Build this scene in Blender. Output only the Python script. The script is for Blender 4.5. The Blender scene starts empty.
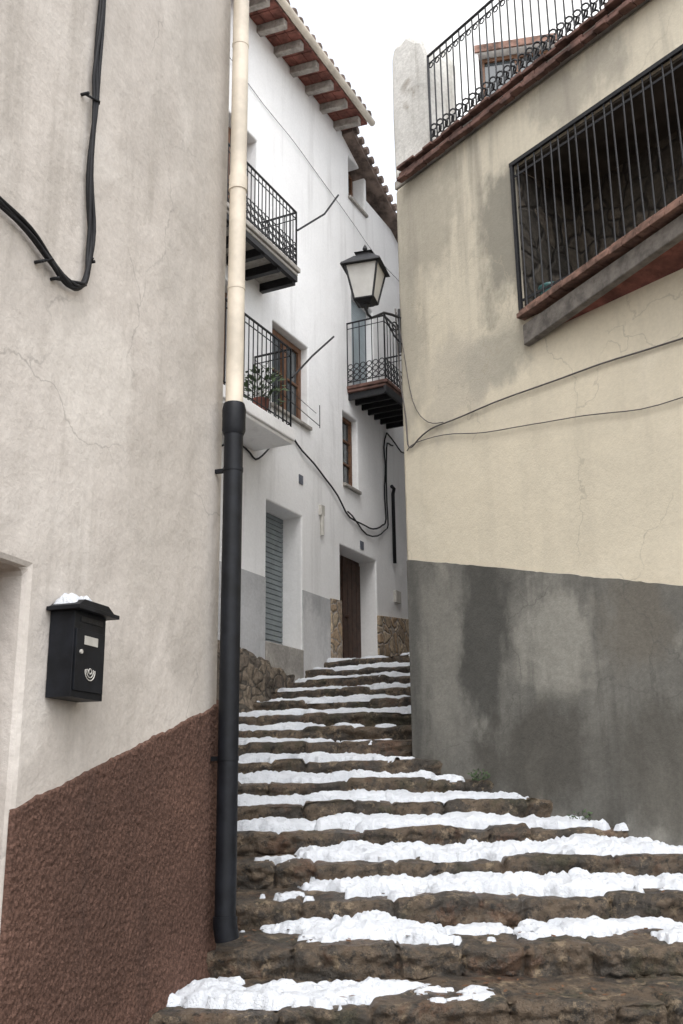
import bpy, math, random, bmesh
from mathutils import Vector, Matrix, noise
random.seed(7)
sc=bpy.context.scene
# ------------------------------------------------------------------ helpers
class Frame:
    def __init__(s,P,ang):
        a=math.radians(ang); s.P=Vector(P); s.u=Vector((math.sin(a),math.cos(a),0)); s.n=Vector((math.cos(a),-math.sin(a),0))
    def p(s,u,n,z): 
        q=s.P+s.u*u+s.n*n; return Vector((q.x,q.y,z))
class FrameR(Frame):
    # facade whose outward normal points to -x
    def __init__(s,P,ang):
        Frame.__init__(s,P,ang); s.n=-s.n
LEFT=Frame((-.78,6.125,0),18.2)
WHITE=Frame((.024,15,0),26.3)
RIGHT=FrameR((.633,10,0),-36)

def empty(name):
    e=bpy.data.objects.new(name,None); e.empty_display_size=.3; sc.collection.objects.link(e); return e

class MB:
    def __init__(s): s.v=[];s.f=[];s.m=[]
    def add(s,vs,fs,m=0):
        b=len(s.v); s.v+= [tuple(v) for v in vs]; s.f+=[tuple(b+i for i in f) for f in fs]; s.m+=[m]*len(fs)
    def hexa(s,c,m=0):
        s.add(c,[(0,1,2,3),(7,6,5,4),(0,4,5,1),(1,5,6,2),(2,6,7,3),(3,7,4,0)],m)
    def box(s,fr,u0,u1,n0,n1,z0,z1,m=0):
        s.hexa([fr.p(u0,n0,z0),fr.p(u1,n0,z0),fr.p(u1,n1,z0),fr.p(u0,n1,z0),fr.p(u0,n0,z1),fr.p(u1,n0,z1),fr.p(u1,n1,z1),fr.p(u0,n1,z1)],m)
    def prism(s,fr,pts,n0,n1,m=0):
        k=len(pts); vs=[fr.p(u,n0,z) for u,z in pts]+[fr.p(u,n1,z) for u,z in pts]
        fs=[tuple(range(k)),tuple(range(2*k-1,k-1,-1))]+[(i,(i+1)%k,k+(i+1)%k,k+i) for i in range(k)]
        s.add(vs,fs,m)
    def tube(s,pts,r,seg=8,m=0,rs=None,cap=True):
        pts=[Vector(p) for p in pts]; vs=[];fs=[]; n=len(pts); ref=None
        for i,p in enumerate(pts):
            d=(pts[min(i+1,n-1)]-pts[max(i-1,0)]).normalized()
            if ref is None: ref=Vector((0,0,1)) if abs(d.z)<.9 else Vector((1,0,0))
            a=(ref-d*ref.dot(d)).normalized(); ref=a; b=d.cross(a)
            rr=rs[i] if rs else r
            for j in range(seg):
                t=2*math.pi*j/seg; vs.append(p+a*(rr*math.cos(t))+b*(rr*math.sin(t)))
        for i in range(n-1):
            for j in range(seg):
                fs.append((i*seg+j,i*seg+(j+1)%seg,(i+1)*seg+(j+1)%seg,(i+1)*seg+j))
        if cap: fs.append(tuple(range(seg-1,-1,-1))); fs.append(tuple((n-1)*seg+j for j in range(seg)))
        s.add(vs,fs,m)
    def ring(s,c,nrm,R,r,seg=14,m=0):
        c=Vector(c); nrm=Vector(nrm).normalized(); a=nrm.orthogonal().normalized(); b=nrm.cross(a)
        pts=[c+a*(R*math.cos(2*math.pi*i/seg))+b*(R*math.sin(2*math.pi*i/seg)) for i in range(seg+1)]
        s.tube(pts,r,5,m,cap=False)
    def obj(s,name,mats,parent=None,smooth=False,bevel=0,merge=False,recalc=True):
        me=bpy.data.meshes.new(name); me.from_pydata(s.v,[],s.f); 
        for mt in mats: me.materials.append(mt)
        me.polygons.foreach_set('material_index',s.m)
        bm=bmesh.new(); bm.from_mesh(me)
        if merge: bmesh.ops.remove_doubles(bm,verts=bm.verts,dist=1e-4)
        if recalc: bmesh.ops.recalc_face_normals(bm,faces=bm.faces)
        if smooth:
            for f in bm.faces: f.smooth=True
        bm.to_mesh(me); bm.free()
        o=bpy.data.objects.new(name,me); sc.collection.objects.link(o)
        if parent: o.parent=parent
        if bevel:
            b=o.modifiers.new('b','BEVEL'); b.width=bevel; b.segments=2; b.limit_method='ANGLE'; b.angle_limit=math.radians(40)
        return o

def wall(fr,u0,u1,z0,z1,ops,th,name,mats,parent,bevel=.012,jag=0):
    us=sorted(set([u0,u1]+[o[0] for o in ops]+[o[1] for o in ops])); us=[u for u in us if u0<=u<=u1]
    zs=sorted(set([z0,z1]+[o[2] for o in ops]+[o[3] for o in ops])); zs=[z for z in zs if z0<=z<=z1]
    def solid(i,j):
        if i<0 or j<0 or i>=len(us)-1 or j>=len(zs)-1: return False
        u=(us[i]+us[i+1])/2; z=(zs[j]+zs[j+1])/2
        return not any(o[0]<u<o[1] and o[2]<z<o[3] for o in ops)
    mb=MB()
    for i in range(len(us)-1):
        for j in range(len(zs)-1):
            if not solid(i,j): continue
            a,b,c,d=us[i],us[i+1],zs[j],zs[j+1]
            mb.add([fr.p(a,0,c),fr.p(b,0,c),fr.p(b,0,d),fr.p(a,0,d)],[(0,1,2,3)])
            mb.add([fr.p(a,-th,c),fr.p(b,-th,c),fr.p(b,-th,d),fr.p(a,-th,d)],[(3,2,1,0)])
            for di,dj,q in ((-1,0,(a,c,a,d)),(1,0,(b,c,b,d)),(0,-1,(a,c,b,c)),(0,1,(a,d,b,d))):
                if not solid(i+di,j+dj):
                    mb.add([fr.p(q[0],0,q[1]),fr.p(q[0],-th,q[1]),fr.p(q[2],-th,q[3]),fr.p(q[2],0,q[3])],[(0,1,2,3)])
    return mb.obj(name,mats,parent,merge=True,bevel=bevel)

# ------------------------------------------------------------------ materials
def newmat(name):
    m=bpy.data.materials.new(name); m.use_nodes=True; nt=m.node_tree
    return m,nt,nt.nodes['Principled BSDF']
def N(nt,t,**k):
    n=nt.nodes.new(t)
    for a,b in k.items(): setattr(n,a,b)
    return n
def coords(nt,scale=(1,1,1),loc=(0,0,0)):
    tc=N(nt,'ShaderNodeTexCoord'); mp=N(nt,'ShaderNodeMapping'); mp.inputs['Scale'].default_value=scale; mp.inputs['Location'].default_value=loc
    nt.links.new(tc.outputs['Object'],mp.inputs[0]); return mp.outputs[0]
def noi(nt,vec,scale,detail=5,rough=.55,dist=0):
    n=N(nt,'ShaderNodeTexNoise'); n.inputs['Scale'].default_value=scale; n.inputs['Detail'].default_value=min(detail,5)
    n.inputs['Roughness'].default_value=rough; n.inputs['Distortion'].default_value=dist
    nt.links.new(vec,n.inputs['Vector']); return n.outputs['Fac']
def ramp(nt,fac,a,b,va=0,vb=1):
    r=N(nt,'ShaderNodeMapRange'); r.interpolation_type='SMOOTHSTEP'
    nt.links.new(fac,r.inputs[0]); r.inputs[1].default_value=a; r.inputs[2].default_value=b; r.inputs[3].default_value=va; r.inputs[4].default_value=vb
    return r.outputs[0]
def mix(nt,fac,A,B,mode='MIX'):
    n=N(nt,'ShaderNodeMix',data_type='RGBA'); n.blend_type=mode
    for i,x in ((0,fac),(6,A),(7,B)):
        if isinstance(x,(int,float)): n.inputs[i].default_value=x
        elif isinstance(x,tuple): n.inputs[i].default_value=(*x,1) if len(x)==3 else x
        else: nt.links.new(x,n.inputs[i])
    return n.outputs[2]
def math2(nt,op,a,b):
    n=N(nt,'ShaderNodeMath',operation=op)
    for i,x in ((0,a),(1,b)):
        if isinstance(x,(int,float)): n.inputs[i].default_value=x
        else: nt.links.new(x,n.inputs[i])
    return n.outputs[0]
def bump(nt,bs,h,strength,dist,prev=None):
    b=N(nt,'ShaderNodeBump'); b.inputs['Strength'].default_value=strength; b.inputs['Distance'].default_value=dist
    nt.links.new(h,b.inputs['Height'])
    if prev: nt.links.new(prev,b.inputs['Normal'])
    nt.links.new(b.outputs[0],bs.inputs['Normal']); return b.outputs[0]
def plaster(name,base,alt,streak,samt=.5,fine=.12,b1=.25,b2=.25,s1=.7,rough=.92,patch=None,pr=(.55,.7),sr=(.52,.75),zgrad=None,stains=(),cracks=0,grain=55,finesc=28):
    m,nt,bs=newmat(name); bs.inputs['Roughness'].default_value=rough; bs.inputs['Specular IOR Level'].default_value=.2
    c=coords(nt)
    col=mix(nt,ramp(nt,noi(nt,c,s1,8,.62,.4),.36,.66),base,alt)
    if patch: col=mix(nt,ramp(nt,noi(nt,coords(nt,loc=(7,3,1)),s1*1.1,6,.55,.8),pr[0],pr[1]),col,patch)
    st=noi(nt,coords(nt,(3.2,3.2,.28)),1.3,7,.6)
    st=ramp(nt,st,sr[0],sr[1],0,samt)
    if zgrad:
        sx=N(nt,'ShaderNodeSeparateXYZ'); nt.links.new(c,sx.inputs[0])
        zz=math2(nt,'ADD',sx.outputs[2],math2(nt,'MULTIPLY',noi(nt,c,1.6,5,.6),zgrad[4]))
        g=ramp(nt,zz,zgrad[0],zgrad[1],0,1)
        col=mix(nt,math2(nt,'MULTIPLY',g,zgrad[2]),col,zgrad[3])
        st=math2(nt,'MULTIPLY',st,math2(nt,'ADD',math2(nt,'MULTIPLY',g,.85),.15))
    col=mix(nt,st,col,streak)
    if stains:
        sn_=math2(nt,'SUBTRACT',noi(nt,coords(nt,(1,1,.6),(3.1,1,2)),2.6,5,.65),.5)
    for i,(P,r,sq,sc_,amt) in enumerate(stains):
        mp=N(nt,'ShaderNodeVectorMath',operation='SUBTRACT'); nt.links.new(c,mp.inputs[0]); mp.inputs[1].default_value=P
        ml=N(nt,'ShaderNodeVectorMath',operation='MULTIPLY'); nt.links.new(mp.outputs[0],ml.inputs[0]); ml.inputs[1].default_value=(1,1,sq)
        ln=N(nt,'ShaderNodeVectorMath',operation='LENGTH'); nt.links.new(ml.outputs[0],ln.inputs[0])
        nn=math2(nt,'MULTIPLY',sn_,r*2.2*(1 if i%2 else -1))
        f=ramp(nt,math2(nt,'ADD',ln.outputs['Value'],nn),r*1.1,r*.45,0,amt)
        col=mix(nt,f,col,sc_)
    if cracks:
        wv=N(nt,'ShaderNodeTexVoronoi',feature='DISTANCE_TO_EDGE'); wv.inputs['Scale'].default_value=.6
        wn=N(nt,'ShaderNodeTexNoise'); wn.inputs['Scale'].default_value=2.2; wn.inputs['Detail'].default_value=5; nt.links.new(c,wn.inputs['Vector'])
        ws=N(nt,'ShaderNodeVectorMath',operation='SCALE'); nt.links.new(wn.outputs['Color'],ws.inputs[0]); ws.inputs['Scale'].default_value=.7
        wa=N(nt,'ShaderNodeVectorMath',operation='ADD'); nt.links.new(c,wa.inputs[0]); nt.links.new(ws.outputs[0],wa.inputs[1]); nt.links.new(wa.outputs[0],wv.inputs['Vector'])
        ck=ramp(nt,wv.outputs['Distance'],0,.006,cracks,0)
        ck=math2(nt,'MULTIPLY',ck,ramp(nt,noi(nt,c,1.2,3,.5),.42,.54))
        col=mix(nt,ck,col,tuple(x*.55 for x in base))
    f=ramp(nt,noi(nt,c,finesc,5,.7),.3,.7,1-fine,1+fine*.6)
    col=mix(nt,1.0,col,f,'MULTIPLY')
    nt.links.new(col,bs.inputs['Base Color'])
    p=bump(nt,bs,noi(nt,c,2.3,4,.5),b1,.12)
    bump(nt,bs,noi(nt,c,grain,4,.65),b2,.012,p)
    return m
def simple(name,col,rough=.5,metal=0,var=.2,scale=12,bumpv=.1,spec=.4):
    m,nt,bs=newmat(name); c=coords(nt)
    f=ramp(nt,noi(nt,c,scale,5,.65),.3,.7,1-var,1+var)
    nt.links.new(mix(nt,1.0,col,f,'MULTIPLY'),bs.inputs['Base Color'])
    bs.inputs['Roughness'].default_value=rough; bs.inputs['Metallic'].default_value=metal; bs.inputs['Specular IOR Level'].default_value=spec
    if bumpv: bump(nt,bs,noi(nt,c,scale*3,4,.6),bumpv,.01)
    return m
def RP(u,z): return tuple(RIGHT.p(u,0,z))
def LP(u,z): return tuple(LEFT.p(u,0,z))
M={}
M['left']=plaster('plaster_offwhite',(.64,.59,.54),(.545,.50,.455),(.39,.355,.315),.6,.07,.3,.3,.55,patch=(.70,.655,.605),cracks=.6,
   stains=[(LP(.05,6),1.0,.25,(.47,.435,.395),.65),(LP(-.1,1.8),.6,1,(.43,.395,.355),.65),(LP(-1.5,3.0),.5,1,(.73,.685,.63),.55),(LP(-.6,2.6),.6,.8,(.49,.45,.405),.6),(LP(-1.0,1.45),.6,2.0,(.45,.41,.365),.5),(LP(-1.2,5.2),.5,.6,(.50,.46,.42),.5)])
M['brown']=plaster('brown_roughcast',(.158,.090,.068),(.118,.068,.052),(.075,.05,.042),.5,.5,.2,.9,1.2,grain=95,finesc=60)
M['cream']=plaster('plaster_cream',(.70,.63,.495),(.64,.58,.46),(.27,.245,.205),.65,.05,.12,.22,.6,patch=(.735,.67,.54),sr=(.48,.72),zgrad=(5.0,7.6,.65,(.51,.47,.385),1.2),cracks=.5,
   stains=[(RP(-1.62,6.1),.42,.45,(.20,.19,.16),.8),(RP(-1.40,4.95),.50,1.3,(.32,.30,.25),.75),(RP(-.5,6.9),.6,.6,(.31,.285,.235),.6),(RP(-2.6,7.2),.7,1.8,(.28,.26,.22),.65),(RP(-.15,5.6),.35,.3,(.38,.35,.29),.65),(RP(-.9,4.9),.6,1,(.46,.42,.35),.6)])
M['cement']=plaster('cement_render',(.195,.188,.168),(.145,.14,.126),(.09,.087,.079),.75,.12,.2,.3,.85,rough=.75,patch=(.26,.25,.22),pr=(.53,.64),cracks=.5,
   stains=[(RP(-1.1,2.35),.42,.42,(.078,.076,.069),.88),(RP(-.12,2.3),.14,.12,(.10,.098,.09),.7),(RP(-1.9,2.3),.5,.9,(.33,.318,.28),.8),(RP(-.5,2.2),.35,.3,(.26,.25,.22),.6),(RP(-1.6,1.3),.8,1.5,(.090,.084,.073),.85),(RP(-3,1.2),.8,1.3,(.10,.093,.08),.75),(RP(-2.7,2.3),.4,1,(.16,.145,.12),.7)])
M['white']=plaster('whitewash',(.86,.855,.85),(.82,.815,.81),(.58,.57,.56),.45,.04,.2,.25,.6)
M['oldwhite']=plaster('weathered_whitewash',(.62,.605,.57),(.50,.485,.455),(.22,.20,.165),.85,.14,.3,.5,1.8,patch=(.36,.33,.29))
M['whitegrey']=plaster('grey_wainscot',(.52,.52,.525),(.44,.44,.445),(.30,.30,.30),.6,.08,.3,.4,1.0,stains=[(tuple(WHITE.p(-1.0,0,2.9)),.6,.8,(.75,.74,.73),.6)])
M['concrete']=plaster('concrete_edge',(.40,.375,.34),(.31,.29,.265),(.15,.14,.13),.7,.2,.3,.5,2.0)
M['iron']=simple('black_iron',(.018,.018,.02),.5,.3,.3,30,.2)
M['blackpl']=simple('black_pipe_paint',(.008,.009,.012),.5,0,.4,8,.08,.25)
M['beige']=simple('cream_pvc',(.64,.57,.47),.5,0,.18,2.5,.03)
M['wood']=simple('brown_wood',(.13,.062,.032),.6,0,.3,14,.3)
M['darkwood']=simple('dark_door_wood',(.06,.032,.022),.6,0,.35,10,.3)
M['rafter']=simple('weathered_rafter',(.34,.31,.28),.85,0,.3,10,.4)
M['greywood']=simple('grey_beam',(.15,.135,.12),.85,0,.4,8,.5)
M['redtile']=simple('terracotta',(.19,.072,.055),.85,0,.5,5,.3)
M['dirtytile']=simple('weathered_terracotta',(.18,.105,.08),.9,0,.6,6,.5)
M['edgetile']=simple('mossy_tile_edge',(.11,.06,.048),.9,0,.65,5,.6)
M['darktile']=simple('roof_tile',(.16,.12,.10),.9,0,.6,4,.4)
M['shutter']=simple('roller_shutter',(.24,.27,.28),.55,.2,.1,6,.05)
M['shutterb']=simple('painted_shutter',(.38,.44,.47),.6,0,.1,6,.05)
M['cable']=simple('black_cable',(.015,.015,.017),.6,0,.2,20,.1,.25)
M['wire']=simple('grey_wire',(.10,.09,.085),.7,0,.2,20,.1)
M['glass']=simple('window_glass',(.05,.06,.065),.08,0,.1,2,0,.8)
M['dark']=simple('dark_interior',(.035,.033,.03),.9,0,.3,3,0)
M['loggia_shade']=simple('shaded_plaster',(.07,.062,.052),.9,0,.4,3,.3)  # loggia plaster with the interior shade put into its colour
M['pane']=simple('frosted_pane',(.60,.59,.56),.35,0,.08,6,.05)
M['curtain']=simple('curtain',(.5,.49,.47),.9,0,.15,6,.2)
M['pot']=simple('glazed_pot',(.05,.13,.13),.3,0,.2,8,.1)
M['label']=simple('paper_label',(.5,.48,.44),.6,0,.1,10,0)
M['ceramic']=simple('number_tile',(.10,.11,.14),.3,0,.3,60,0)
M['leafmat']=simple('leaf_green',(.045,.07,.03),.7,0,.4,15,.2)
M['deadleaf']=simple('dead_leaf',(.12,.06,.03),.8,0,.4,15,.2)
def stone():
    m,nt,bs=newmat('stair_stone'); c=coords(nt)
    n1=noi(nt,c,3.4,5,.72,.6); n2=noi(nt,coords(nt,loc=(3,9,2)),7,5,.78); n3=noi(nt,coords(nt,loc=(13,1,5)),2.1,5,.7)
    col=mix(nt,ramp(nt,n1,.43,.57),(.135,.098,.066),(.064,.053,.042))
    col=mix(nt,ramp(nt,n2,.54,.64),col,(.27,.205,.135))
    col=mix(nt,ramp(nt,n3,.54,.66,0,.6),col,(.055,.058,.034))
    col=mix(nt,ramp(nt,n3,.44,.36,0,.6),col,(.150,.080,.048))
    col=mix(nt,ramp(nt,noi(nt,c,20,5,.8),.34,.50,1,0),col,(.022,.019,.016))
    nt.links.new(col,bs.inputs['Base Color'])
    nt.links.new(ramp(nt,n3,.4,.65,.42,.92),bs.inputs['Roughness'])
    p=bump(nt,bs,noi(nt,c,13,5,.8),1.0,.05); bump(nt,bs,noi(nt,c,60,4,.8),.9,.015,p)
    return m
M['stone']=stone()
def rubble(name,sc_,cols,grout,bd=.03,gw=.07):
    m,nt,bs=newmat(name); c=coords(nt)
    wob=N(nt,'ShaderNodeVectorMath',operation='ADD')
    nn=N(nt,'ShaderNodeTexNoise'); nn.inputs['Scale'].default_value=3; nt.links.new(c,nn.inputs['Vector'])
    scl=N(nt,'ShaderNodeVectorMath',operation='SCALE'); nt.links.new(nn.outputs['Color'],scl.inputs[0]); scl.inputs['Scale'].default_value=.25
    nt.links.new(c,wob.inputs[0]); nt.links.new(scl.outputs[0],wob.inputs[1])
    v=N(nt,'ShaderNodeTexVoronoi'); v.inputs['Scale'].default_value=sc_; nt.links.new(wob.outputs[0],v.inputs['Vector'])
    e=N(nt,'ShaderNodeTexVoronoi',feature='DISTANCE_TO_EDGE'); e.inputs['Scale'].default_value=sc_; nt.links.new(wob.outputs[0],e.inputs['Vector'])
    sx=N(nt,'ShaderNodeSeparateXYZ'); nt.links.new(v.outputs['Color'],sx.inputs[0])
    col=mix(nt,sx.outputs[0],cols[0],cols[1]); col=mix(nt,ramp(nt,sx.outputs[1],.55,.6),col,cols[2])
    col=mix(nt,ramp(nt,e.outputs['Distance'],.02,gw,1,0),col,grout)
    col=mix(nt,1.0,col,ramp(nt,noi(nt,c,20,5,.7),.3,.7,.6,1.3),'MULTIPLY')
    nt.links.new(col,bs.inputs['Base Color']); bs.inputs['Roughness'].default_value=.9
    p=bump(nt,bs,ramp(nt,e.outputs['Distance'],0,.12),.8,bd); bump(nt,bs,noi(nt,c,25,5,.7),.6,.02,p)
    return m
M['clad']=rubble('stone_cladding',4.5,((.42,.30,.19),(.31,.245,.18),(.48,.38,.27)),(.34,.30,.26))
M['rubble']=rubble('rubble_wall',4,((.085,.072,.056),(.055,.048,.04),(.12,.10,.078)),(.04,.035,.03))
M['footing']=rubble('footing_stone',5.0,((.13,.10,.075),(.09,.075,.06),(.17,.135,.10)),(.07,.06,.048),.02,.05)
def snowm():
    m,nt,bs=newmat('snow'); c=coords(nt)
    col=mix(nt,ramp(nt,noi(nt,c,6,5,.6),.35,.7),(.70,.725,.765),(.60,.625,.665))
    col=mix(nt,ramp(nt,noi(nt,coords(nt,loc=(4,4,4)),45,3,.6),.66,.74,0,.5),col,(.28,.25,.21))
    nt.links.new(col,bs.inputs['Base Color']); bs.inputs['Roughness'].default_value=.8; bs.inputs['Specular IOR Level'].default_value=.2
    p=bump(nt,bs,noi(nt,c,22,5,.7),.8,.035); bump(nt,bs,noi(nt,c,100,3,.6),.6,.009,p)
    return m
M['snow']=snowm()

# ------------------------------------------------------------------ ground
g=MB(); g.add([(-300,-300,-1.05),(300,-300,-1.05),(300,300,-1.05),(-300,300,-1.05)],[(0,1,2,3)])
g.obj('ground',[M['stone']])

# ------------------------------------------------------------------ staircase
RI=.19; TR=.6; D0=5.525
def stepframe(k):
    y=D0+TR*k; a=0.0
    if k>6: a=min((k-6)*3.0,25)
    x=-.04*y
    a=math.radians(a)
    return Vector((x,y,0)),Vector((math.cos(a),-math.sin(a),0)),Vector((math.sin(a),math.cos(a),0))
TOPK=15
def tz(k,v): return k*RI+.025*max(0,min(v/.6,1.2))
stairs=MB(); 
for k in range(-5,TOPK+1):
    P,S,V=stepframe(k); s0,s1=(-2.6,4.2) if k<5 else (-3.2,3.0)
    ds=(.014 if k<4 else .02) if k>=0 and k<7 else .035
    n=int((s1-s0)/ds); rnd=random.Random(100+k)
    js=[]; x=s0+rnd.random()*.3
    while x<s1: js.append(x); x+=rnd.uniform(.22,.80)
    offs=[rnd.uniform(-.034,.030) for _ in js]+[0]
    zo=[rnd.uniform(-.028,.014) for _ in js]+[0]
    nr=12 if k<5 else 7
    prof=[(.03,-RI-.06)]+[(.02-.026*(i/nr),-RI+.02+(RI-.06)*(i/nr)) for i in range(nr+1)]+[(0,-.02),(.012,-.006)]
    F=len(prof)
    prof+=[(.035,0),(.06,0),(.09,0),(.12,0),(.16,0),(.2,0),(.25,0),(.32,0),(.4,0),(.5,0),(.6,0),(.68,0)]
    if k==TOPK: prof=prof+[(1.2,.03),(2,.06),(4,.1),(9,.3)]
    vs=[];fs=[]; L=len(prof)
    for i in range(n+1):
        s=s0+i*ds
        bi=sum(1 for j in js if j<s)-1
        dj=min([abs(j-s+.03*noise.noise(Vector((s*5,k,1)))) for j in js]+[9]); gr=max(0,1-dj/.022)
        wav=.03*noise.noise(Vector((s*.9,k*4.4,2)))
        for q,(v,z) in enumerate(prof):
            riser=q<F
            a3=Vector((s*8,k*3.3+v*8,z*12)); 
            rid=abs(noise.noise(a3)); 
            nv=noise.noise(Vector((s*3.1,k*7.3,z*5)))*.026-.045*(rid-.22)+noise.noise(Vector((s*21,k*5,z*26+v*20)))*.016+noise.noise(Vector((s*48,k*5,z*55+v*40)))*.008
            nz=noise.noise(Vector((s*2.2,k*5.1+9,v*3)))*.022+noise.noise(Vector((s*9,k*2.2,v*9)))*.013+noise.noise(Vector((s*22,k*2.2,v*22)))*.006
            vv=v+wav+(nv if riser else nv*.3)+(offs[bi] if riser else 0)+(gr*.04 if riser else 0)
            zz=k*RI+z+(tz(k,v)-k*RI if z==0 else 0)+(nz+zo[bi]*(1 if v<.3 else .3) if q>=3 else 0)-(gr*.022 if (q>=F-3 and v<.3) else 0)
            w=P+S*s+V*vv; vs.append((w.x,w.y,zz))
    for i in range(n):
        for q in range(L-1):
            a=i*L+q; fs.append((a,a+L,a+L+1,a+1))
    stairs.add(vs,fs)
stairs.obj('stone_staircase',[M['stone']],smooth=True,recalc=False)

# ------------------------------------------------------------------ snow
sn=MB()
def snow(k,x0,x1,vf=.05,vb=.62,h=.07,seed=0,gap=0.0):
    P,S,V=stepframe(k); ds=.013 if k<4 else (.018 if k<8 else .026)
    s0=x0-P.x-.15; s1=x1-P.x+.15; ns=int((s1-s0)/ds)+1; nv=int((vb-vf+.25)/ds)+1
    vs=[];E={}
    for i in range(ns+1):
        for j in range(nv+1):
            s=s0+i*ds; v=max(vf-.12,.0)+j*ds
            w=P+S*s+V*v
            q=Vector((s,v,seed+k*3.7))
            e=min((s-(x0-P.x))*.4,((x1-P.x)-s)*.4, v-vf-.16*noise.noise(Vector((s*1.6,seed+k,3)))-.09*noise.noise(Vector((s*5,seed+k,8))), (vb+.05-v))
            e+=.05*noise.noise(q*5)+.045*noise.noise(q*12)+.028*noise.noise(q*28)
            if gap: e-=max(0,gap*(noise.noise(Vector((s*1.9,v*3.2,seed+k*1.3)))-.02))
            if e>-.03:
                vd=noise.voronoi(q*14)[0][0]; vd2=noise.voronoi(q*32)[0][0]
                lump=.72+.6*noise.noise(q*3.0)+.35*noise.noise(q*9)+.42*(.42-vd)+.28*(.4-vd2)
                if lump>1.05: lump=1.05+(lump-1.05)*.35
            base=tz(k,v)
            if e>0: z=base+h*(1-math.exp(-e/.035))*max(.12,lump)+.008
            else: z=base-.03
            vs.append((w.x,w.y,z)); E[(i,j)]=e
    fs=[]
    for i in range(ns):
        for j in range(nv):
            if max(E[(i,j)],E[(i+1,j)],E[(i,j+1)],E[(i+1,j+1)])>0:
                a=i*(nv+1)+j; fs.append((a,a+nv+1,a+nv+2,a+1))
    sn.add(vs,fs)
snow(0,-.98,-.50,.16,.52,.06,1,.3); snow(0,-.66,.42,.06,.36,.065,2,.3); snow(0,.30,.46,.2,.35,.03,3)
snow(1,-.52,.62,.22,.66,.065,4,.35); snow(1,-.12,.30,.15,.66,.12,5); snow(1,.66,1.0,.38,.62,.04,6,.15); snow(1,1.0,2.4,.34,.62,.06,7,.4); snow(1,1.05,1.3,.3,.55,.06,71)
snow(2,-.28,2.7,.14,.66,.085,8,.4); snow(2,.75,1.8,.2,.66,.105,9,.3)
snow(3,-.34,2.6,.16,.66,.085,10,.4); snow(3,1.1,2.4,.2,.66,.105,11,.3)
snow(4,-1.0,2.0,.12,.66,.075,12,.4); snow(4,-.3,1.0,.2,.66,.09,13,.3)
snow(5,-1.1,1.4,.14,.66,.075,14,.4); snow(5,-.3,.6,.22,.66,.09,15,.3)
snow(6,-1.2,.78,.14,.66,.075,16,.4)
snow(7,-1.3,.34,.14,.66,.065,17,.4)
snow(8,-1.4,-.1,.10,.6,.065,18,.4)
snow(9,-1.5,.15,.10,.6,.06,19,.4)
snow(10,-1.5,.85,.10,.6,.06,20,.45)
for k in range(11,TOPK): snow(k,-1.9+.12*(k-11),1.2,.10,.6,.06,k*2.3,.45)
snow(TOPK,-1.4,1.2,.1,.9,.05,77,.45)
r=random.Random(12)
for i,(k,x) in enumerate([(0,.62),(0,-.2),(1,.5),(1,.82),(1,1.9),(2,-.38),(2,.3),(3,-.5),(3,.9),(4,2.15),(4,.4),(5,1.52),(6,.9),(7,.45),(7,.6),(8,.1),(8,.4),(9,.4)]):
    snow(k,x-r.uniform(.05,.1),x+r.uniform(.06,.13),r.uniform(.05,.15),r.uniform(.25,.4),.035,50+i*1.7,.1)
sn.obj('snow',[M['snow']],smooth=True,recalc=False)

# ------------------------------------------------------------------ left house
lh=empty('cream_house')
wall(LEFT,-9,.09,-1.1,10,[(-2.75,-1.87,-1.1,1.96)],.35,'wall',[M['left']],lh,bevel=.03)
b=MB(); b.box(LEFT,-.26,.09,-6,-.352,-1.1,10); b.obj('end_wall',[M['left']],lh)
b=MB(); b.box(LEFT,-2.8,-1.82,-.36,-.30,-1.1,2.05,0)
for i in range(5): b.box(LEFT,-2.72+i*.17,-2.58+i*.17,-.299,-.285,-.4,1.9,0)
b.obj('door',[M['wood']],lh)
# roughcast plinth : displaced sheet
b=MB(); ns,nz=340,290; vs=[];fs=[]
def browntop(u): return .95+(u+1.88)*.302+.014*noise.noise(Vector((u*5,0,0)))+.008*noise.noise(Vector((u*22,0,0)))
for i in range(ns+1):
    u=-1.868+1.968*i/ns; zt=browntop(u); zb=-.9
    for j in range(nz+1):
        t=j/nz; z=zb+(zt-zb)*t
        d=.013+.0045*noise.noise(Vector((u*40,z*40,0)))+.006*noise.noise(Vector((u*80,z*80,3)))+.005*noise.noise(Vector((u*5,z*5,1)))
        if j==nz or i==0: d=-.01
        if j==nz-1: d*=.7
        vs.append(LEFT.p(u,d,z))
for i in range(ns):
    for j in range(nz):
        a=i*(nz+1)+j; fs.append((a,a+nz+1,a+nz+2,a+1))
b.add(vs,fs); b.box(LEFT,-9,-2.75,-.005,.012,-1.1,.7); b.box(LEFT,.07,.102,-3,.010,-1.1,1.56)
b.obj('roughcast_plinth',[M['brown']],lh,smooth=True,recalc=False)
b=MB(); b.prism(LEFT,[(-9.2,10),(.4,10),(.4,10.15),(-9.2,10.15)],-6,.5); b.obj('roof',[M['darktile']],lh)

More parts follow.
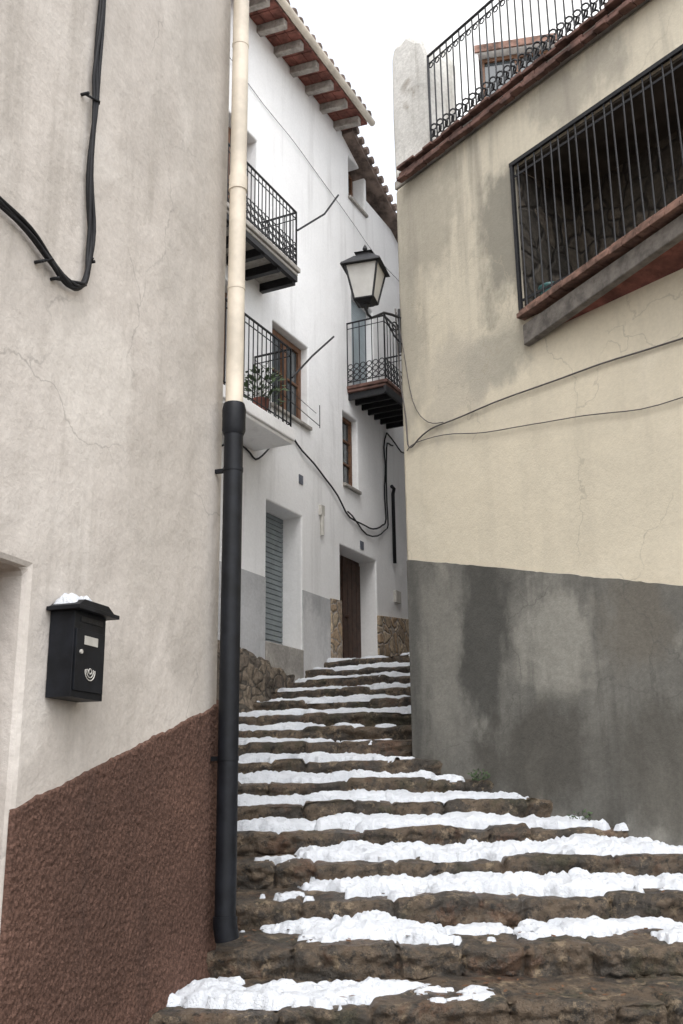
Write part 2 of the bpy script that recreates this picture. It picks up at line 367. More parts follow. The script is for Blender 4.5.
# mailbox
mbx=MB(); U0,U1,Z0,Z1,NN=-1.69,-1.43,1.42,1.80,.13
mbx.box(LEFT,U0,U1,.004,NN,Z0,Z1,0)
mbx.box(LEFT,U0+.012,U1-.012,NN,NN+.008,Z0+.03,Z0+.30,0)
mbx.prism(LEFT,[(U0-.035,Z1),(U1+.045,Z1),(U1+.045,Z1+.018),(U0-.035,Z1+.018)],.004,NN+.045,0)
mbx.prism(LEFT,[(U0-.02,Z1+.018),(U1+.03,Z1+.018),(U1-.03,Z1+.05),(U0+.03,Z1+.05)],.004,NN+.03,0)
mbx.box(LEFT,U0+.075,U1-.075,NN+.008,NN+.011,Z0+.235,Z0+.275,1)
mbx.box(LEFT,U0+.05,U1-.03,NN-.002,NN+.004,Z1-.045,Z1-.02,2)
c0=LEFT.p((U0+U1)/2,NN+.011,Z0+.12)
def horn(R,a0,a1,off=0):
    return [c0+LEFT.u*(R*math.cos(math.radians(a0+(a1-a0)*i/12)))+Vector((0,0,R*math.sin(math.radians(a0+(a1-a0)*i/12))+off)) for i in range(13)]
mbx.tube(horn(.040,170,370),.003,6,1); mbx.tube(horn(.027,160,380),.0028,6,1); mbx.tube(horn(.012,0,350),.003,6,1)
mbx.tube([LEFT.p(U0+.05,NN,Z0+.20),LEFT.p(U0+.05,NN+.016,Z0+.20)],.010,10,1)
mbx.obj('mailbox',[M['blackpl'],M['label'],M['iron']],bevel=.004)
b=MB()
vs=[];fs=[]
for i in range(21):
    for j in range(11):
        u=U0-.0+(U1-U0-.07)*i/20; n_=.01+.125*j/10; e=min(i,20-i,j,10-j)/3; z=Z1+.046+(.034*min(1,e)*(1+.7*noise.noise(Vector((u*30,n_*30,0)))) if e>0 else -.02)
        vs.append(LEFT.p(u,n_,z))
for i in range(20):
    for j in range(10): fs.append((i*11+j,i*11+11+j,i*11+12+j,i*11+j+1))
b.add(vs,fs); b.obj('snow_crust',[M['snow']],smooth=True)

# drainpipe
dp=MB()
U=-.02; n=.12
dp.tube([LEFT.p(U,n,z) for z in (3.30,5,7,10)],.056,20,1)
for z in (4.94,): dp.tube([LEFT.p(U,n,z),LEFT.p(U,n,z+.05),LEFT.p(U,n,z+.11)],.062,20,1)
dp.tube([LEFT.p(U,n,3.40),LEFT.p(U,n,3.36),LEFT.p(U,n,3.30),LEFT.p(U,n,3.22),LEFT.p(U,n,3.19)],.07,20,0,rs=[.066,.076,.074,.074,.062])
dp.tube([LEFT.p(U,n,z) for z in (3.2,2,1,.42,.36)],.060,20,0)
dp.tube([LEFT.p(U,n,.36),LEFT.p(U,n,.31),LEFT.p(U+.01,n+.01,.24)],.068,20,0)
for z in (2.95,1.2): 
    dp.tube([LEFT.p(U,n,z),LEFT.p(U,n,z+.025)],.0635,20,0); dp.box(LEFT,U-.012,U+.012,0,n-.05,z,z+.025,0)
for z in (4.2,6.1): 
    dp.tube([LEFT.p(U,n,z),LEFT.p(U,n,z+.02)],.059,20,1)
o=dp.obj('drainpipe',[M['blackpl'],M['beige']],smooth=True)
e=o.modifiers.new('es','EDGE_SPLIT'); e.split_angle=math.radians(35)

# cable bundle on left wall
cb=MB()
path=[(-1.62,7.5),(-1.62,5.6),(-1.62,5.16),(-1.645,4.72),(-1.625,4.5),(-1.64,4.05),(-1.60,3.75),(-1.60,3.58),(-1.63,3.46),(-1.70,3.39),(-1.80,3.385),(-1.92,3.42),(-2.1,3.48),(-2.4,3.5),(-3,3.55)]
def smoothpath(p,k=4):
    out=[]
    for i in range(len(p)-1):
        p0=p[max(i-1,0)];p1=p[i];p2=p[i+1];p3=p[min(i+2,len(p)-1)]
        for j in range(k):
            t=j/k
            out.append(tuple(.5*((2*b_)+(-a_+c_)*t+(2*a_-5*b_+4*c_-d_)*t*t+(-a_+3*b_-3*c_+d_)*t**3) for a_,b_,c_,d_ in zip(p0,p1,p2,p3)))
    out.append(p[-1]); return out
sp=smoothpath(path)
for q,(du,dz,dn,r_) in enumerate([(0,0,.03,.014),(.014,.012,.035,.010),(-.012,-.010,.035,.010)]):
    cb.tube([LEFT.p(u+du+.006*math.sin(i*.6+q),dn+.006*math.sin(i*.5+q*2),z+dz) for i,(u,z) in enumerate(sp)],r_,8)
for (u,z,du,dz) in ((-1.625,4.5,-.09,-.01),(-1.60,3.60,.03,.0),(-1.66,3.43,-.2,-.07),(-1.93,3.42,-.06,-.04)):
    cb.tube([LEFT.p(u-du*.2,.035,z-dz*.2),LEFT.p(u,.052,z),LEFT.p(u+du,.02,z+dz)],.007,6)
    cb.tube([LEFT.p(u+du,.045,z+dz),LEFT.p(u+du,-.02,z+dz)],.009,6)
cb.obj('power_cable',[M['cable']],smooth=True)

# ------------------------------------------------------------------ white house
wh=empty('white_house')
ops=[(-3.6,-2.62,7.96,10.05),(.38,1.02,10.87,11.68),(.03,.55,5.66,6.85),(-2.28,-1.31,2.0,4.80),(-.12,1.17,2.0,4.66),(-2.15,-1.11,6.2,7.45),(-3.95,-3.05,5.56,7.5),(.42,1.25,7.25,9.1),(1.1,7,11.2,13)]
wall(WHITE,-9,6,-1.1,12.0,ops,.4,'wall',[M['white']],wh,bevel=.02)
b=MB(); b.box(WHITE,-9,6,-7,-.402,-1.1,11.1); b.box(WHITE,-9,.5,-7,-1.2,11.1,12.0); b.obj('body',[M['dark']],wh)
b=MB(); b.box(WHITE,-9,-2.30,-.01,.012,-1,3.75); b.box(WHITE,-1.30,-.47,-.01,.012,-1,3.76); b.obj('wainscot',[M['whitegrey']],wh,bevel=.006)
b=MB(); b.prism(WHITE,[(-.469,-1),(-.125,-1),(-.125,3.8),(-.469,3.78)],-.01,.03); b.prism(WHITE,[(1.175,-1),(6,-1),(6,4.25),(1.175,3.78)],-.01,.03); b.obj('stone_cladding',[M['clad']],wh,bevel=.01)
# windows
def window(fr,u0,u1,z0,z1,n,parent,mf,name,leaves=2,bars=1,curtain=False,w=.06):
    b=MB(); 
    b.box(fr,u0,u1,n-.02,n+.03,z0,z0+w); b.box(fr,u0,u1,n-.02,n+.03,z1-w,z1)
    b.box(fr,u0,u0+w,n-.02,n+.03,z0+w,z1-w); b.box(fr,u1-w,u1,n-.02,n+.03,z0+w,z1-w)
    L=(u1-u0)/leaves
    for i in range(1,leaves): b.box(fr,u0+L*i-w*.7,u0+L*i+w*.7,n-.018,n+.034,z0+w,z1-w)
    for i in range(leaves):
        for j in range(1,bars+1):
            z=z0+(z1-z0)*j/(bars+1); b.box(fr,u0+L*i+w*.7,u0+L*(i+1)-w*.7,n-.012,n+.022,z-.018,z+.018)
    b.obj(name+'_frame',[mf],parent,bevel=.004)
    b=MB(); b.box(fr,u0+.01,u1-.01,n-.012,n-.006,z0+.01,z1-.01); b.obj(name+'_glass',[M['glass']],parent)
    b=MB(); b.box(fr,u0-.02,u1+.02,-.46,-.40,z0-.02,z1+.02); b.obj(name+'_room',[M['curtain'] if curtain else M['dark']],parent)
window(WHITE,-3.58,-2.64,7.97,10.03,-.2,wh,M['wood'],'balcony_door')
window(WHITE,.40,1.00,10.89,11.66,-.25,wh,M['wood'],'attic_window',1,1)
window(WHITE,.05,.53,5.68,6.83,-.12,wh,M['wood'],'small_window',1,2,True)
window(WHITE,-2.13,-1.13,6.22,7.43,-.14,wh,M['wood'],'casement_window',2,1,True,.08)
window(WHITE,-3.93,-3.07,5.57,7.48,-.2,wh,M['wood'],'lower_balcony_door')
b=MB()
for i in range(44):
    z=7.26+i*.042; b.prism(WHITE,[(.42,z),(1.25,z),(1.25,z+.037),(.42,z+.037)],-.16,-.13)
b.box(WHITE,.42,1.25,-.2,-.165,7.25,9.1); b.obj('louvred_shutter',[M['shutterb']],wh)
b=MB()
for i in range(40):
    z=2.0+i*.07; b.prism(WHITE,[(-2.28,z),(-1.31,z),(-1.31,z+.06),(-2.28,z+.06)],-.32,-.30)
b.box(WHITE,-2.28,-1.31,-.38,-.325,2,4.8); b.obj('roller_shutter',[M['shutter']],wh,bevel=.004)
b=MB(); b.box(WHITE,-.12,1.17,-.34,-.30,2,4.66)
for i in range(8): b.box(WHITE,-.11+i*.16,.04+i*.16,-.299,-.28,2.2,4.6)
b.box(WHITE,.50,.54,-.28,-.265,2.2,4.6)
b.tube([WHITE.p(.62,-.28,3.7),WHITE.p(.62,-.22,3.7)],.03,10)
b.obj('wooden_door',[M['darkwood']],wh,bevel=.005)
b=MB(); b.box(WHITE,-.13,1.18,-.30,.04,2.5,2.96); b.box(WHITE,-2.29,-1.30,-.30,.03,2.2,2.93); b.obj('door_step',[M['concrete']],wh,bevel=.02)
b=MB(); b.box(WHITE,-2.2,-1.07,-.1,.05,6.15,6.2); b.box(WHITE,0,.58,-.1,.05,5.61,5.66); b.box(WHITE,.34,1.06,-.1,.05,10.82,10.87); b.obj('window_sills',[M['concrete']],wh,bevel=.008)

# balconies
def rail_line(mb,p0,p1,z0,z1,sp=.10,r=.008,orn=False):
    p0=Vector(p0);p1=Vector(p1); L=(p1-p0).length; d=(p1-p0)/L; n=max(1,int(L/sp))
    def at(t,z): q=p0+d*t; return Vector((q.x,q.y,z))
    mb.tube([at(0,z1),at(L,z1)],.016,6); mb.tube([at(0,z0+.07),at(L,z0+.07)],.010,6)
    mb.tube([at(0,z1-.10),at(L,z1-.10)],.008,6)
    for i in range(n+1):
        t=L*i/n; rr=r*1.7 if i in(0,n) else r
        mb.tube([at(t,z0),at(t,z1)],rr,5)
        if orn and i<n:
            c=at(t+L/n/2,0)
            for zz in (z0+.13,z0+.23,z0+.33): mb.ring((c.x,c.y,zz),d.cross(Vector((0,0,1))),.043,.008,10)
def balcony(fr,u0,u1,depth,zf,zr,parent,name,slabm,th=.12,orn=False,sp=.10):
    b=MB(); b.box(fr,u0-.04,u1+.04,.0,depth+.05,zf-th,zf); b.box(fr,u0-.02,u1+.02,.0,depth+.02,zf-th-.05,zf-th-.001); b.obj(name+'_slab',[slabm],parent,bevel=.012)
    b=MB(); rail_line(b,fr.p(u0,depth,0),fr.p(u1,depth,0),zf,zr,sp,orn=orn); rail_line(b,fr.p(u1,depth,0),fr.p(u1,.0,0),zf,zr,sp,orn=orn); rail_line(b,fr.p(u0,depth,0),fr.p(u0,.0,0),zf,zr,sp,orn=orn)
    b.obj(name+'_railing',[M['iron']],parent)
    return
balcony(WHITE,-4.3,-2.47,.55,7.96,8.82,wh,'upper_balcony',M['concrete'],.07,True,.09)
balcony(WHITE,-4.5,-2.62,.55,5.58,6.70,wh,'lower_balcony',M['white'],.16,False)
balcony(WHITE,.22,1.75,.66,7.32,8.42,wh,'side_balcony',M['edgetile'],.06,True,.11)
# joists under upper & side balconies
b=MB()
for i in range(5): b.box(WHITE,-4.2+i*.42,-4.12+i*.42,0,.52,7.72,7.838)
b.box(WHITE,-4.3,-2.45,.50,.56,7.76,7.838)
for i in range(7): b.box(WHITE,.24+i*.245,.28+i*.245,0,.64,7.10,7.208)
b.box(WHITE,.18,1.79,.645,.69,7.10,7.208)
b.obj('balcony_joists',[M['iron']],wh)
# clothes-line brackets
b=MB()
b.tube([WHITE.p(-2.45,.56,8.55),WHITE.p(-2.0,.75,9.0),WHITE.p(-1.75,.85,9.42)],.014,6)
b.tube([WHITE.p(-2.6,.56,6.3),WHITE.p(-2.2,.65,6.75),WHITE.p(-1.75,.75,7.2)],.014,6)
b.tube([WHITE.p(-3.6,.6,6.0),WHITE.p(-1.9,.6,5.85)],.006,5)
b.tube([WHITE.p(-3.6,.6,6.15),WHITE.p(-2.0,.6,6.0)],.004,5)
b.tube([WHITE.p(-1.9,.6,5.82),WHITE.p(-1.9,.6,6.15)],.006,5)
b.obj('clothes_line',[M['iron']],wh)
# eaves
b=MB(); ev=.46; zw=11.86; ze=11.82; UE=-.06
NR=17
for i in range(NR):
    u=UE-.12-i*.50
    b.hexa([WHITE.p(u,-.3,zw+.03),WHITE.p(u+.11,-.3,zw+.03),WHITE.p(u+.11,ev,ze),WHITE.p(u,ev,ze),WHITE.p(u,-.3,zw+.16),WHITE.p(u+.11,-.3,zw+.16),WHITE.p(u+.11,ev,ze+.13),WHITE.p(u,ev,ze+.13)])
b.obj('rafters',[M['rafter']],wh,bevel=.008)
b=MB()
for i in range(NR):
    u=UE-.12-i*.50
    for j in range(4):
        n0=-.2+j*.175; n1=n0+.167
        f=lambda n:zw+.165+(ze-zw-.03)*(n+.3)/(ev+.3)
        b.hexa([WHITE.p(u-.19,n0,f(n0)),WHITE.p(u+.295,n0,f(n0)),WHITE.p(u+.295,n1,f(n1)),WHITE.p(u-.19,n1,f(n1)),WHITE.p(u-.19,n0,f(n0)+.03),WHITE.p(u+.295,n0,f(n0)+.03),WHITE.p(u+.295,n1,f(n1)+.03),WHITE.p(u-.19,n1,f(n1)+.03)])
b.obj('soffit_tiles',[M['redtile']],wh)
b=MB()
for i in range(43):
    u=UE+.10-i*.20; 
    b.tube([WHITE.p(u,ev+.10+.02*random.random(),ze+.235),WHITE.p(u,-3.5,ze+1.5)],.085,8)
b.hexa([WHITE.p(-8.4,ev+.02,ze+.185),WHITE.p(UE+.2,ev+.02,ze+.185),WHITE.p(UE+.2,-3.5,ze+1.42),WHITE.p(-8.4,-3.5,ze+1.42),WHITE.p(-8.4,ev+.02,ze+.22),WHITE.p(UE+.2,ev+.02,ze+.22),WHITE.p(UE+.2,-3.5,ze+1.46),WHITE.p(-8.4,-3.5,ze+1.46)])
b.obj('roof',[M['darktile']],wh)
b=MB(); b.tube([WHITE.p(-8.4,ev+.14,ze+.13),WHITE.p(UE+.15,ev+.14,ze+.10)],.055,10)
b.obj('gutter',[M['beige']],wh,smooth=True)
b=MB(); b.prism(WHITE,[(UE+.2,11.93),(3.2,10.80),(3.2,10.92),(UE+.2,12.05)],-3,.20)
for i in range(14):
    u=UE+.3+i*.2; z=12.04-(u-UE-.2)*.37; b.tube([WHITE.p(u,.26,z),WHITE.p(u,-2,z)],.07,7)
b.obj('side_roof',[M['darktile']],wh)
# plaques
b=MB(); b.box(WHITE,-1.40,-1.29,0,.012,5.27,5.40); b.box(WHITE,.58,.70,0,.012,4.74,4.87); b.obj('house_number',[M['ceramic']],wh)
b=MB(); b.tube([WHITE.p(-.75,.03,4.65),WHITE.p(-.75,.03,4.95)],.03,8); b.box(WHITE,-.80,-.70,0,.05,4.95,5.1); b.box(WHITE,1.85,2.05,0,.05,4.1,4.3); b.obj('bell_fitting',[M['label']],wh)
# cables of white house
b=MB()
def wcab(pts,r,n=.03): b.tube([WHITE.p(u,n+.012*math.sin(i*1.3),z+.012*math.sin(i*.9)) for i,(u,z) in enumerate(smoothpath(pts))],r,6)
wcab([(-3.6,5.1),(-3.0,5.35),(-2.6,5.25),(-2.3,5.5),(-1.75,5.87),(-1.2,5.72),(-.43,5.47),(.2,5.15),(.9,5.15),(1.36,5.28),(1.52,5.45),(1.54,6.2),(1.58,6.85),(1.75,7.0),(2.3,6.85),(3,7)],.013)
wcab([(.1,5.22),(.8,5.02),(1.45,5.20),(1.62,5.5),(1.62,6.7),(1.9,6.85)],.012)
wcab([(-4,10.9),(-2.5,10.75),(-1,10.6),(1,10.3),(2.5,10.2)],.004)
b.obj('wall_cable',[M['cable']],wh,smooth=True)
b=MB(); b.tube([WHITE.p(1.82,.05,4.75),WHITE.p(1.82,.05,5.95),WHITE.p(1.80,.08,6.03),WHITE.p(1.7,.08,6.05)],.03,10); b.obj('vent_pipe',[M['cable']],wh,smooth=True)

# rocky footing along the white house
b=MB(); vs=[];fs=[]; ns=150; nz=18
for i in range(ns+1):
    u=-5.5+4.6*i/ns
    top=2.70-.14*max(0,u+2.9)+.14*noise.noise(Vector((u*2.3,0,0)))
    dep=max(.03,.22-.13*max(0,u+3.0))
    for j in range(nz+1):
        t=j/nz
        if t<.7: z=1.2+(top-1.2)*(t/.7); n=dep*(1-.25*(t/.7))
        else: z=top+.08*(t-.7)/.3; n=dep*.75*(1-(t-.7)/.3)-.02*(j==nz)
        q=Vector((u*2.6,z*3.4,t))
        c=noise.cell_vector(Vector((u*3.2+.4*noise.noise(q),z*5+.6*noise.noise(q*1.3),0)))
        d=.08*(c.x-.5)+.10*noise.noise(q*2)+.06*noise.noise(q*7)
        n2=n+(d if 0<j<nz else 0)*min(1,dep*4); z2=z+.05*noise.noise(q*2.5)
        if j==nz: n2=-.05
        vs.append(WHITE.p(u,n2,z2))
for i in range(ns):
    for j in range(nz):
        a=i*(nz+1)+j; fs.append((a,a+nz+1,a+nz+2,a+1))
b.add(vs,fs); b.obj('rock_footing',[M['footing']],recalc=False)

# ------------------------------------------------------------------ right house
rh=empty('terrace_house')
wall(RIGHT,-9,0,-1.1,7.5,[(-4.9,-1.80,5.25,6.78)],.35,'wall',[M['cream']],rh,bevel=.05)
A=Vector((.633,10,0)); B=Vector((1.25,13.2,0)); d=(B-A).normalized(); nn=Vector((d.y,-d.x,0))
b=MB()
vs=[A+d*.02+nn*.03,B,B+nn*.4,A+d*.02+nn*.40]
b.hexa([Vector((v.x,v.y,-1.1)) for v in vs]+[Vector((v.x,v.y,7.5)) for v in vs]); b.obj('side_wall',[M['cream']],rh)
# terrace
b=MB(); b.box(RIGHT,-9,-.19,-4,.05,7.50,7.60); b.box(RIGHT,-.189,0,-.5,0,7.50,7.60); b.obj('terrace_slab',[M['concrete']],rh,bevel=.01)
b=MB(); rr=random.Random(5)
for i in range(60):
    u=-.19-i*.145; b.box(RIGHT,u-.138,u,-.0+.052,.13+rr.uniform(-.02,.01),7.455+rr.uniform(-.006,.006),7.498)
    b.box(RIGHT,u-.140,u,.052,.085+rr.uniform(-.012,.012),7.50,7.56+rr.uniform(-.01,.01))
    b.box(RIGHT,u-.138,u,-.1,.12+rr.uniform(-.02,.01),7.602,7.635+rr.uniform(-.005,.008))
b.obj('tile_edge',[M['edgetile']],rh,bevel=.006)
# corner pillar
b=MB(); b.prism(RIGHT,[(-.62,7.602),(0.0,7.602),(.012,8.4),(-.0,9.20),(-.05,9.36),(-.18,9.33),(-.30,9.36),(-.44,9.20),(-.56,9.12),(-.63,8.9),(-.60,8.3)],-.45,.0)
b.obj('corner_parapet',[M['oldwhite']],rh,bevel=.05)
b=MB(); rail_line(b,RIGHT.p(-.66,.02,0),RIGHT.p(-8.5,.02,0),7.62,8.80,.10,.009)
for i in range(78):
    u=-.71-i*.10
    for k_ in range(3): b.ring(RIGHT.p(u,.02,7.73+k_*.075),(RIGHT.n+RIGHT.u*(.5 if k_%2 else -.5)),.036,.010,8)
    b.ring(RIGHT.p(u,.02,8.66),RIGHT.n,.03,.007,8)
b.obj('terrace_railing',[M['iron']],rh)
# grille window
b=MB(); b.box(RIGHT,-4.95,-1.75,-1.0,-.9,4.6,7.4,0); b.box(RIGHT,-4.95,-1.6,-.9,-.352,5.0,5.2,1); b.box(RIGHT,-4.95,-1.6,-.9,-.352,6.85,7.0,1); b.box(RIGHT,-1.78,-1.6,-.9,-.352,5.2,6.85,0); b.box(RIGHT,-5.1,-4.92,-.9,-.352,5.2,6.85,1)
b.box(RIGHT,-1.81,-1.79,-.36,-.03,5.26,6.77,0); b.box(RIGHT,-4.9,-1.812,-.36,-.03,6.76,6.79,1)  # dark lining added over the cream jamb and head to deepen the interior shade
b.obj('loggia_interior',[M['rubble'],M['loggia_shade']],rh)
b=MB()
for i in range(30):
    u=-1.86-i*.103; b.tube([RIGHT.p(u,.012,5.22),RIGHT.p(u+.012*math.sin(i*3),.012,6.80)],.0085,6)
for z in (5.36,6.66): b.box(RIGHT,-4.9,-1.8,.004,.012,z,z+.025)
b.box(RIGHT,-4.95,-1.76,.001,.03,6.79,6.83); b.box(RIGHT,-1.80,-1.765,.001,.028,5.2,6.83)
b.obj('window_grille',[M['iron']],rh)
# sill: projecting tiled ledge (wedge in plan)
b=MB()
for i in range(20):
    u1=-1.80-i*.155; u0=u1-.150; q=lambda u:.10+(-u-1.8)*.17
    for (zz,ins,th_) in ((5.165,0,.045),(5.213,.035,.045)):
        z=zz+rr.uniform(-.005,.005)
        b.hexa([RIGHT.p(u0,-.33,z+.02),RIGHT.p(u1,-.33,z+.02),RIGHT.p(u1,q(u1)-ins,z),RIGHT.p(u0,q(u0)-ins,z),RIGHT.p(u0,-.33,z+.02+th_),RIGHT.p(u1,-.33,z+.02+th_),RIGHT.p(u1,q(u1)-ins,z+th_),RIGHT.p(u0,q(u0)-ins,z+th_)])
b.obj('sill_tiles',[M['dirtytile']],rh,bevel=.005)
b=MB(); b.hexa([RIGHT.p(-4.9,.46,5.04),RIGHT.p(-1.83,-.02,4.90),RIGHT.p(-1.83,.06,4.90),RIGHT.p(-4.9,.54,5.04),RIGHT.p(-4.9,.46,5.162),RIGHT.p(-1.83,-.02,5.10),RIGHT.p(-1.83,.06,5.10),RIGHT.p(-4.9,.54,5.162)])
b.obj('sill_beam',[M['greywood']],rh,bevel=.01)
b=MB(); b.hexa([RIGHT.p(-4.9,.0,4.90),RIGHT.p(-2.2,.0,4.96),RIGHT.p(-2.2,.02,4.97),RIGHT.p(-4.9,.46,5.05),RIGHT.p(-4.9,.0,4.94),RIGHT.p(-2.2,.0,5.0),RIGHT.p(-2.2,.02,5.01),RIGHT.p(-4.9,.46,5.09)])
b.obj('sill_soffit',[M['redtile']],rh)
b=MB()
b.tube([RIGHT.p(-2.0,-.16,5.27+z) for z in (0,.03,.18,.20)],.1,16,0,rs=[.075,.08,.105,.112])
b.obj('flower_pot',[M['pot']],rh,smooth=True)
# cement base
b=MB(); vs=[];fs=[]; ns=220; nz=30
def cemtop(u):
    pts=[(-9,.9),(-3.19,2.47),(-1.3,2.96),(-.95,3.05),(-.09,3.265),(.2,3.32)]
    for (a,za),(c_,zc) in zip(pts,pts[1:]):
        if a<=u<=c_: return za+(zc-za)*(u-a)/(c_-a)
    return 3.27
for i in range(ns+1):
    u=-9+8.998*i/ns; zt=cemtop(u)+.014*noise.noise(Vector((u*4,1,1)))+.008*noise.noise(Vector((u*14,1,1)))
    for j in range(nz+1):
        t=j/nz; z=-1.1+(zt+1.1)*t
        n=.012+.03*(1-t)**2*min(1,-u)+.004*noise.noise(Vector((u*2,z*2,0)))
        if j==nz: n=-.02
        elif j==nz-1: z=zt-.006
        if i==ns: n=-.03
        vs.append(RIGHT.p(u,n,z))
for i in range(ns):
    for j in range(nz):
        a=i*(nz+1)+j; fs.append((a+1,a+nz+2,a+nz+1,a))
b.add(vs,fs)
vs=[A+nn*.012+d*.01,B-nn*.02,B+nn*.05,A+nn*.05+d*.01]
b.hexa([Vector((v.x,v.y,-1.1)) for v in vs]+[Vector((v.x,v.y,3.27)) for v in vs])
b.obj('cement_base',[M['cement']],rh,recalc=False)
# wires
b=MB()
def rw(pts,r,n=.02): b.tube([RIGHT.p(u,n,z+.006*math.sin(i*1.1)) for i,(u,z) in enumerate(smoothpath(pts))],r,6)
rw([(.02,6.05),(-.02,5.3),(-.10,4.75),(-.14,4.42),(-.35,4.50),(-.67,4.52),(-1.4,4.50),(-2.4,4.45),(-3.4,4.36),(-6,4.2)],.008)
rw([(-.10,4.4),(-.3,4.45),(-.8,4.37),(-1.4,4.22),(-2.14,4.10),(-2.7,3.98),(-3.4,3.88),(-5,3.9)],.005)
rw([(.0,6.0),(-.10,5.5),(-.22,4.9),(-.45,4.6),(-.67,4.54)],.005)
b.obj('wall_wire',[M['wire']],rh,smooth=True)

# ------------------------------------------------------------------ street lantern
sl=MB(); cx,cy=.28,9.62
def sq(h,z,rot=.5): return [Vector((cx+h*math.sqrt(2)*math.cos(rot+math.pi/2*i),cy+h*math.sqrt(2)*math.sin(rot+math.pi/2*i),z)) for i in range(4)]
def frustum(h0,z0,h1,z1,m): 
    a=sq(h0,z0);c=sq(h1,z1); sl.hexa(a+c,m)
frustum(.095,5.95,.165,6.30,1)
a=sq(.10,5.94); c=sq(.172,6.31)
for i in range(4):
    sl.tube([a[i],c[i]],.011,6,0); sl.tube([a[i],a[(i+1)%4]],.012,6,0); sl.tube([c[i],c[(i+1)%4]],.014,6,0)
frustum(.215,6.30,.205,6.325,0); frustum(.20,6.326,.10,6.43,0); frustum(.08,6.431,.075,6.475,0); frustum(.095,6.476,.05,6.50,0)
sl.tube([(cx,cy,6.50),(cx,cy,6.52),(cx,cy,6.545),(cx,cy,6.57),(cx,cy,6.60)],.02,10,0,rs=[.02,.012,.026,.02,.003])
frustum(.06,5.90,.10,5.938,0)
sl.tube([(cx,cy,5.90),(cx,cy,5.87),(cx,cy,5.84)],.02,10,0,rs=[.04,.025,.015])
W0=Vector((.66,9.98,0))
P0=Vector((cx,cy,0)); dd=(W0-P0)
def ap(t,z): q=P0+dd*t; return Vector((q.x,q.y,z))
sl.tube([ap(0,5.86),ap(.04,5.80),ap(.15,5.78),ap(.3,5.83),ap(.5,5.90),ap(.75,5.92),ap(1,5.92)],.014,8,0)
sl.tube([ap(1,5.62),ap(.8,5.68),ap(.6,5.80),ap(.5,5.90)],.010,8,0)
sl.ring(ap(.82,5.80),Vector((0,0,1)).cross(dd),.045,.008,12,0)
sl.tube([ap(.95,5.52),ap(.95,6.02)],.014,6,0)
sl.obj('street_lamp',[M['iron'],M['pane']])

# ------------------------------------------------------------------ townhouse behind terrace
tw=empty('white_townhouse')
FT=Frame((1.13,13.3,0),102)
wall(FT,0,7,-1.1,22,[(1.05,2.2,10.4,11.85)],.35,'wall',[M['white']],tw,bevel=.02)
b=MB(); b.box(FT,0,.3,-6,-.352,-1.1,22); b.box(FT,.3,7,-6,-.8,-1.1,22); b.obj('body',[M['white']],tw)
window(FT,1.07,2.18,10.42,11.83,-.15,tw,M['wood'],'window',2,1)
b=MB(); b.box(FT,1.0,2.25,.001,.03,11.86,11.98); b.obj('lintel',[M['dirtytile']],tw)
b=MB(); b.box(FT,-.1,7.3,-6.1,.3,22,22.15); b.obj('roof',[M['darktile']],tw)

# ------------------------------------------------------------------ plants & leaves
def leaves(mb,c,n,R,hgt,size,m=0,seed=0):
    r=random.Random(seed)
    for i in range(n):
        a=r.uniform(0,6.28); rr=R*r.random()**.6; z=r.random()*hgt*(1-rr/R*.5)
        p=Vector(c)+Vector((rr*math.cos(a),rr*math.sin(a),z)); s=size*r.uniform(.6,1.3)
        d=Vector((math.cos(a)+r.uniform(-.6,.6),math.sin(a)+r.uniform(-.6,.6),r.uniform(-.2,.9))).normalized(); sd=d.orthogonal().normalized()*s*.35
        mb.add([p,p+d*s*.5+sd,p+d*s,p+d*s*.5-sd],[(0,1,2,3)],m)
        if i%5==0: mb.tube([Vector(c),p],.002,4,m)
for i,(u,z,nn_) in enumerate([(-1.05,1.12,60),(-2.15,.80,35)]):
    b=MB(); q=RIGHT.p(u,.12,z); leaves(b,q,nn_,.08,.11,.03,0,i); b.obj('weed_plant',[M['leafmat']],recalc=False)
b=MB(); q=WHITE.p(-3.15,.42,5.6); b.tube([q,q+Vector((0,0,.05)),q+Vector((0,0,.22))],.09,12,1,rs=[.07,.08,.11]); leaves(b,q+Vector((0,0,.2)),170,.27,.55,.08,0,9); b.obj('potted_plant',[M['leafmat'],M['redtile']],recalc=False)
b=MB(); r=random.Random(3)
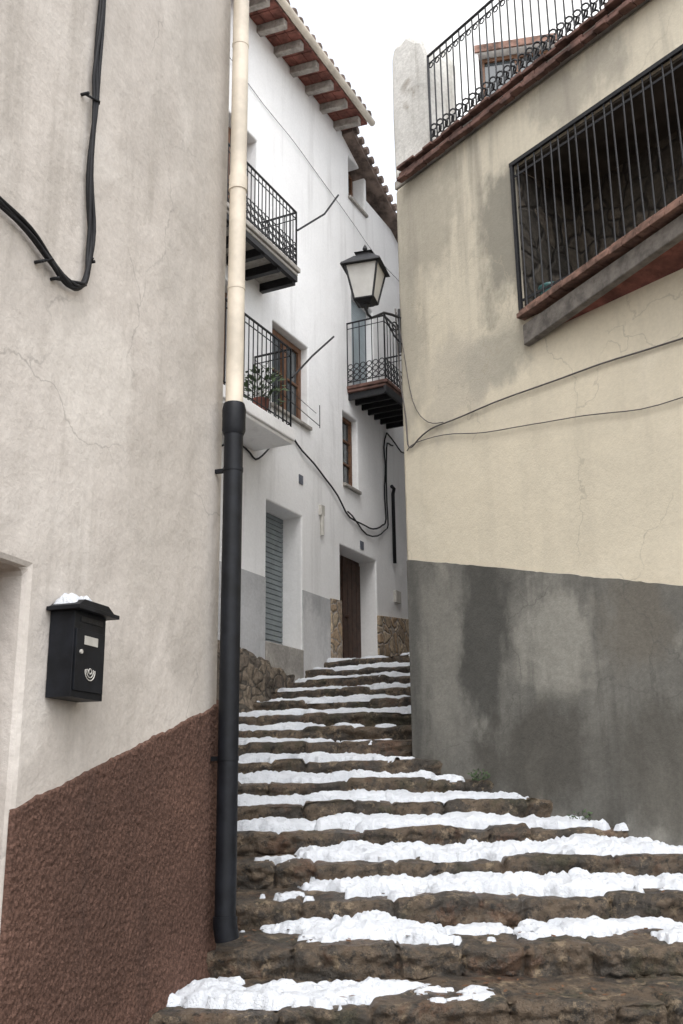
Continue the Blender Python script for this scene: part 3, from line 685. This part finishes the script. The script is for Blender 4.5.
for i in range(190):
    k=r.choice([0,0,0,0,1,1,2,3]); P,S,V=stepframe(k); s=r.uniform(-.6,2.4) if k else r.uniform(.2,1.9); v=r.uniform(.06,.5)
    p=P+S*s+V*v; p.z=tz(k,v)+.018; a=r.uniform(0,6.28); L=r.uniform(.01,.028); d1=Vector((math.cos(a),math.sin(a),r.uniform(-.2,.3)))*L; d2=Vector((-math.sin(a),math.cos(a),r.uniform(-.2,.3)))*L*.5
    b.add([p-d1,p+d2,p+d1,p-d2],[(0,1,2,3)])
b.obj('fallen_leaves',[M['deadleaf']],recalc=False)

# ------------------------------------------------------------------ light
w=bpy.data.worlds.new('World'); sc.world=w; w.use_nodes=True; nt=w.node_tree; bg=nt.nodes['Background']
sky=nt.nodes.new('ShaderNodeTexSky'); sky.sky_type='NISHITA'; sky.sun_disc=False; sky.sun_elevation=math.radians(58); sky.sun_rotation=math.radians(180)
sky.dust_density=2.5; sky.air_density=1.2
hs=nt.nodes.new('ShaderNodeHueSaturation'); hs.inputs['Saturation'].default_value=.18; hs.inputs['Value'].default_value=2.9
nt.links.new(sky.outputs[0],hs.inputs['Color']); nt.links.new(hs.outputs[0],bg.inputs['Color']); bg.inputs['Strength'].default_value=.15
sd=bpy.data.lights.new('sun','SUN'); sd.energy=.5; sd.angle=math.radians(30); sd.color=(1,.98,.95)
so=bpy.data.objects.new('sun',sd); sc.collection.objects.link(so)
v=Vector((0,-math.cos(math.radians(58)),math.sin(math.radians(58)))); so.rotation_euler=v.to_track_quat('Z','Y').to_euler(); so.location=(0,-10,25)
# ------------------------------------------------------------------ camera
cd=bpy.data.cameras.new('camera'); co=bpy.data.objects.new('camera',cd); sc.collection.objects.link(co)
cd.sensor_fit='VERTICAL'; cd.sensor_height=36; cd.lens=36; cd.clip_start=.05; cd.clip_end=2000
R=Matrix.Rotation(math.radians(105.7),3,'X')@Matrix.Rotation(math.radians(-0.7),3,'Z')
co.rotation_euler=R.to_euler(); co.location=(0,0,.975); sc.camera=co
sc.view_settings.view_transform='Standard'; sc.view_settings.look='None'; sc.view_settings.exposure=0
